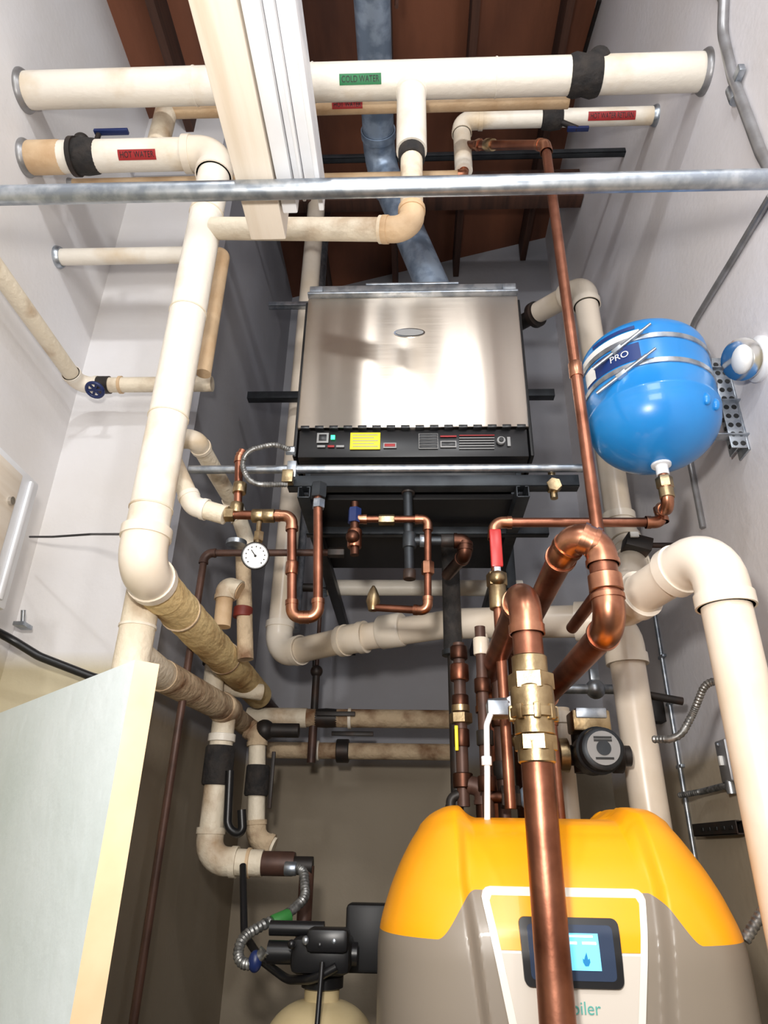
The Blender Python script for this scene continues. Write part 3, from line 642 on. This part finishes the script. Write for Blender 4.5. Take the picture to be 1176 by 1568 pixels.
for z,a,yf,yb in rings:
    yc=(yf+yb)/2; bb=(yb-yf)/2
    for k in range(seg):
        if k<NF:
            u=-1+2*k/NF; x=a*(.6*u+.4*math.sin(math.pi/2*u)); sg=-1
        else:
            u=1-2*(k-NF)/NB_; x=a*math.sin(math.pi/2*u); sg=1
        q=max(0,1-min(1,abs(x/a))**NS)**(1/NS); y=yc+sg*bb*q
        g=wing(x,z)
        if sg<0: y-=.03*g*q
        zz=z+.026*sm(.155,.185,abs(x+.012))*sm(1.60,1.70,z)*sm(.31,.21,abs(x))
        vs.append(V((BX+x,y,zz)))
fl=[]
for i in range(len(rings)-1):
    for k in range(seg):
        k2=(k+1)%seg; fl.append([i*seg+k,i*seg+k2,(i+1)*seg+k2,(i+1)*seg+k])
fl.append([(len(rings)-1)*seg+k for k in range(seg)]); fl.append([k for k in range(seg)][::-1])
b.add(vs,fl,taupe)
def surf(x,z,off):
    a,yf,yb=ringp(z); yc=(yf+yb)/2; bb=(yb-yf)/2; dx=x-BX; q=max(0,1-abs(dx/a)**NS)**(1/NS)
    return V((x,yc-bb*q-off,z))
def patch(outl,off,m,n=14,back=-.01):
    vs=[];fs=[];R=len(outl)
    for z,x0,x1 in outl:
        for i in range(n+1): vs.append(surf(x0+(x1-x0)*i/n,z,off))
    for j in range(R-1):
        for i in range(n): fs.append([j*(n+1)+i,j*(n+1)+i+1,(j+1)*(n+1)+i+1,(j+1)*(n+1)+i])
    per=[i for i in range(n+1)]+[j*(n+1)+n for j in range(1,R)]+[(R-1)*(n+1)+i for i in range(n-1,-1,-1)]+[j*(n+1) for j in range(R-2,0,-1)]
    o=len(vs)
    for i in per: q=vs[i]; vs.append(q+V((0,off-back,0)))
    L=len(per)
    for i in range(L): fs.append([per[i],per[(i+1)%L],o+(i+1)%L,o+i])
    b.add(vs,fs,m)
def trap(z0,z1,h0,h1,rc,cx,n=22):
    rows=[]
    for i in range(n+1):
        t=i/n; z=z0+(z1-z0)*(.5-.5*math.cos(math.pi*t)); u=(z-z0)/(z1-z0); h=h0+(h1-h0)*u
        d=min(z-z0,z1-z); 
        if d<rc: h-=rc-math.sqrt(max(0,rc*rc-(rc-d)**2))
        rows.append((z,cx-h,cx+h))
    return rows
PX=BX-.012
patch(trap(1.20,1.592,.085,.160,.022,PX),.008,frameM)
def halfw(z): return .085+(.160-.085)*(z-1.2)/.392-.014
patch([(z,PX-halfw(z)+(.006 if z>1.575 else 0),PX+halfw(z)-(.006 if z>1.575 else 0)) for z in [1.49+.0087*i for i in range(11)]],.010,orange)
patch([(z,PX-halfw(z),PX+halfw(z)) for z in [1.23+.0255*i for i in range(11)]],.010,mat('panel_inner_grey',(204,196,186),.4))
patch(trap(1.436,1.544,.088,.092,.012,PX+.0),.018,blackp)
patch(trap(1.447,1.533,.076,.078,.008,PX+.0),.0195,mat('screen_bezel',(50,62,84),.2))
patch([(z,PX-.06,PX+.05) for z in (1.463,1.493,1.520)],.021,lcd)
for k,(w0,w1) in enumerate(((-.05,.04),(-.055,-.03),(-.02,.01),(.02,.045))): patch([(z,PX+w0,PX+w1) for z in ((1.514,1.517) if k==0 else (1.503,1.507))],.0225,lcdk,4)
fz=[(-.003,-.010),(.003,-.010),(.0065,-.004),(.006,.002),(.003,.000),(.0015,.011),(-.002,.005),(-.004,.000),(-.0065,.002),(-.0065,-.004)]
b.add([surf(PX+.024+x,1.480+z,.0225) for x,z in fz],[list(range(len(fz)))],mat('lcd_icon',(40,130,190),.3))
patch([(z,PX-.05,PX-.005) for z in (1.470,1.473)],.0225,lcdk,4)
tv,tf=textverts('boiler',.028)
b.add([surf(PX+v.x+.01,1.405+v.y,.012) for v in tv],tf,mat('print_teal',(90,165,155),.4))
b.done(30)
# ------------------------------------------------------------------ open door
b=B('door_1')
cN=W(207,1010,Y=1.15); th=math.radians(45); al=V((-math.cos(th),math.sin(th),0)); nrm=V((math.sin(th),math.cos(th),0)); T=.045; Wd=1.02; top=cN.z; bot=.02
def q_(a,n,z): return V((cN.x,cN.y,0))+al*a+nrm*n+V((0,0,z))
vs=[q_(0,0,bot),q_(Wd,0,bot),q_(Wd,T,bot),q_(0,T,bot),q_(0,0,top),q_(Wd,0,top),q_(Wd,T,top),q_(0,T,top)]
b.add(vs,[[0,1,5,4],[2,3,7,6],[4,5,6,7],[0,1,2,3],[1,2,6,5]],mint); b.add([vs[0],vs[3],vs[7],vs[4]],[[0,1,2,3]],dedge)
b.cyl(q_(.06,0,1.0),q_(.06,-.05,1.0),.012,chrome); b.ball(q_(.06,-.06,1.0),.027,chrome); b.done()
# electrical panel on left wall
b=B('electrical_panel'); X0=XL+.26
t=W(62,742,X=X0); bt=W(20,925,X=X0)
z0,z1=bt.z-.03,t.z
b.box(((XL+X0)/2,t.y-.25,(z0+z1)/2),(X0-XL,.5,z1-z0),white,bev=.01); b.box((X0+.004,t.y-.29,(z0+z1)/2),(.012,.36,z1-z0-.06),cream,bev=.004)
b.cyl((X0+.01,t.y-.14,(z0+z1)/2+.08),(X0+.02,t.y-.14,(z0+z1)/2+.08),.012,chrome); b.box((X0+.004,t.y-.05,(z0+z1)/2),(.008,.02,z1-z0-.04),white); b.done()
b=B('black_cable'); 
b.tube(fillet([W(46,822,Y=2.2),W(80,822,Y=2.1),W(140,818,Y=1.95),W(190,818,Y=1.72)],.1)[0],.004,blackp,8); b.done()
b=B('black_cable')
b.tube(fillet([V((XL+.03,.9,2.2)),W(0,968,Y=2.15),W(60,1005,Y=2.2),W(140,1036,Y=2.25),W(215,1055,Y=2.28)],.15)[0],.014,blackp,14)
q=W(35,958,Y=2.25); b.box(q,(.04,.06,.015),galv); b.cyl(q,q+V((0,-.02,.05)),.008,galv); b.done()
# ------------------------------------------------------------------ right wall services
XW=XR-.018
b=B('wall_conduit'); pl=[W(u,v,X=XW) for u,v in((1108,0),(1106,50),(1122,120),(1165,235),(1180,262))]
b.pipe(pl,.017,emt,bend=.15); q=W(1125,145,X=XW); b.collar(q,pl[3]-pl[2],.06,.023,galv); b.box(q+V((.0,-.04,.03)),(.02,.06,.03),galv); b.pipe([pl[0],pl[0]+V((0,.02,.6))],.017,emt); b.done()
b=B('wall_conduit'); pl=[W(u,v,X=XR-.012) for u,v in((1180,300),(1120,400),(1060,498))]+[W(1040,620,X=XR-.012),W(1055,700,X=XR-.012),W(1076,808,X=XR-.012)]
b.pipe(pl,.011,emt,bend=.1); b.done()
b=B('wall_conduit'); pl=[W(u,v,X=XR-.012) for u,v in((918,0),(895,80),(850,250),(800,430))]; b.pipe(pl,.012,iron,bend=.1); b.done()
b=B('wall_conduit'); a=W(1002,940,X=XR-.01); b.pipe([a,V((a.x,a.y,.1))],.009,galv)
for v in (1000,1080,1180): z=W(1020,v,X=XR-.01).z; b.box((XR-.008,a.y,z),(.016,.06,.012),galv)
b.done()
b=B('wall_spotlight'); q=W(1164,550,X=XR); n=V((-1,-.6,-.5)).normalized()
b.rev(V((XR,q.y,q.z)),(-1,0,0),[(0,.07),(.012,.07),(.02,.06),(.03,.03)],white,36)
c=V((XR-.045,q.y,q.z)); b.rev(c-n*.03,n,[(0,.02),(.01,.045),(.04,.062),(.045,.064),(.052,.064),(.055,.055)],chrome,36); b.ball(c+n*.02,(.025,.045,.045),lab); b.done()
b=B('junction_box'); q=W(1125,1165,X=XR); b.box((XR-.02,q.y,q.z),(.04,.08,.13),emt,bev=.006); b.box((XR-.045,q.y,q.z),(.012,.015,.03),lab); b.ball((XR-.045,q.y,q.z+.05),.006,galv,8)
b.cyl((XR-.03,q.y,q.z-.1),(XR-.03,q.y,q.z-.06),.014,galv); b.done()
b=B('flexible_conduit'); flex(b,[V((XR-.03,q.y,q.z-.09)),W(1110,1203,X=XR-.03),W(1075,1212,X=XR-.03),W(1040,1218,X=XR-.08)],.010); b.done()
b=B('flexible_conduit'); flex(b,[W(1000,1132,Y=2.0),W(1040,1132,Y=1.95),W(1062,1090,Y=1.95),W(1080,1045,Y=1.9),W(1108,1042,Y=1.85),W(1112,1060,Y=1.85)],.010); b.done()
b=B('flexible_conduit'); flex(b,[W(1140,1440,Y=1.66),W(1165,1400,Y=1.66),W(1190,1360,Y=1.66)],.011); b.done()
b=B('wall_strut'); q=W(1100,1268,X=XR-.05); strut((XR-.022,q.y-.12,q.z),(XR-.022,q.y+.25,q.z),iron)
for k in range(5): b.box((XR-.044,q.y-.08+k*.06,q.z),(.004,.03,.012),ink)
b.done()
b=B('wall_junction_bracket'); q=W(975,835,Y=2.3); b.box((q.x,2.3,q.z),(.09,.08,.05),iron,Matrix.Rotation(.3,3,'Y')); b.box(q+V((-.02,-.05,.02)),(.03,.01,.02),lab); b.cyl(q,(XR,2.3,q.z),.01,iron); b.done()
b=B('wall_outlet_box'); q=W(1003,1090,X=XR-.03); b.box((XR-.025,q.y,q.z),(.05,.07,.09),iron); b.done()
# ------------------------------------------------------------------ water softener
b=B('water_softener'); q=W(490,1520,Y=2.3); sx,sz=q.x,q.z
pr=[(0.02,.15),(.05,.165),(sz-.16,.165)]
for i in range(1,13): a=math.pi/2*i/12; pr.append((sz-.16+.14*math.sin(a),.165*math.cos(a)**.8+.0*math.sin(a)))
b.rev((sx,2.35,0),(0,0,1),pr,resin,40)
b.collar((sx,2.35,sz-.02),(0,0,1),.05,.05,resin,32); b.collar((sx,2.35,sz+.02),(0,0,1),.03,.06,blackp,32)
sz+=.02
b.box((sx+.0,2.33,sz+.07),(.17,.15,.09),blackp,bev=.02); b.box((sx+.02,2.27,sz+.11),(.12,.08,.06),blackp,bev=.015); b.box((sx+.12,2.47,sz+.1),(.13,.1,.18),cab,bev=.012)
b.cyl((sx-.16,2.33,sz+.07),(sx+.1,2.33,sz+.07),.03,blackp); b.cyl((sx-.16,2.33,sz+.13),(sx,2.33,sz+.13),.02,blackp)
for k in range(4): b.ball((sx-.08+.04*k,2.24,sz+.1+.01*(k%2)),.012,galv if k%2 else blackp,12)
b.cyl((sx+.01,2.23,sz+.06),(sx+.01,2.17,sz-.1),.007,blackp); b.cyl((sx+.01,2.17,sz-.1),(sx+.01,2.165,sz-.5),.007,blackp)
b.ball((sx-.19,2.3,sz+.05),(.02,.02,.028),bluep,16); b.done()
b=B('braided_hose')
flex(b,P([(440,1330,2.6),(465,1330,2.6),(468,1375,2.5),(440,1400,2.45),(405,1415,2.4),(370,1435,2.35),(362,1470,2.32),(385,1480,2.3),(405,1455,2.3)]),.015,R=.06); q=W(430,1408,Y=2.43); b.collar(q,W(440,1400,Y=2.45)-W(405,1415,Y=2.4),.06,.022,rubG); b.collar(W(445,1330,Y=2.6),(1,0,0),.04,.022,galv); b.done()
b=B('black_hose'); b.tube(fillet(P([(372,1325,2.65),(374,1430,2.5),(400,1470,2.4),(440,1500,2.35),(480,1500,2.25),(515,1480,2.25)]),.08)[0],.012,blackp,12)
b.tube(fillet(P([(352,1180,2.68),(348,1270,2.68),(372,1280,2.68),(370,1240,2.68)]),.06)[0],.016,blackp,12); b.done()
# ------------------------------------------------------------------ lights
def area(name,loc,tgt,size,power,col=(1,1,1)):
    l=bpy.data.lights.new(name,'AREA'); l.size=size; l.energy=power; l.color=col; o=bpy.data.objects.new(name,l); bpy.context.collection.objects.link(o)
    o.location=loc; o.rotation_euler=(V(tgt)-V(loc)).to_track_quat('-Z','Y').to_euler(); return o
area('camera_flash',(-.12,.0,1.95),(0,2,2.6),.1,33,(1,.95,.89))  # unseen flash just above the camera, not a lamp in the room
area('rear_fill_light',(0.1,-1.1,3.0),(0,2,3.2),1.0,38,(1,.99,.97))  # broad unseen fill, added high behind the camera to brighten the room
area('steel_streak_light',(-.6,-1.0,4.4),(0,2,3.0),.16,24,(.98,.99,1))  # unseen pair, added to draw bright vertical streaks on the heater's steel
area('steel_streak_light',(.85,-1.0,4.4),(0,2,3.0),.16,24,(.98,.99,1))  # second added streak light, right-hand side
w=bpy.data.worlds.new('world'); bpy.context.scene.world=w; w.use_nodes=True; w.node_tree.nodes['Background'].inputs[0].default_value=(.88,.88,.92,1); w.node_tree.nodes['Background'].inputs[1].default_value=.25
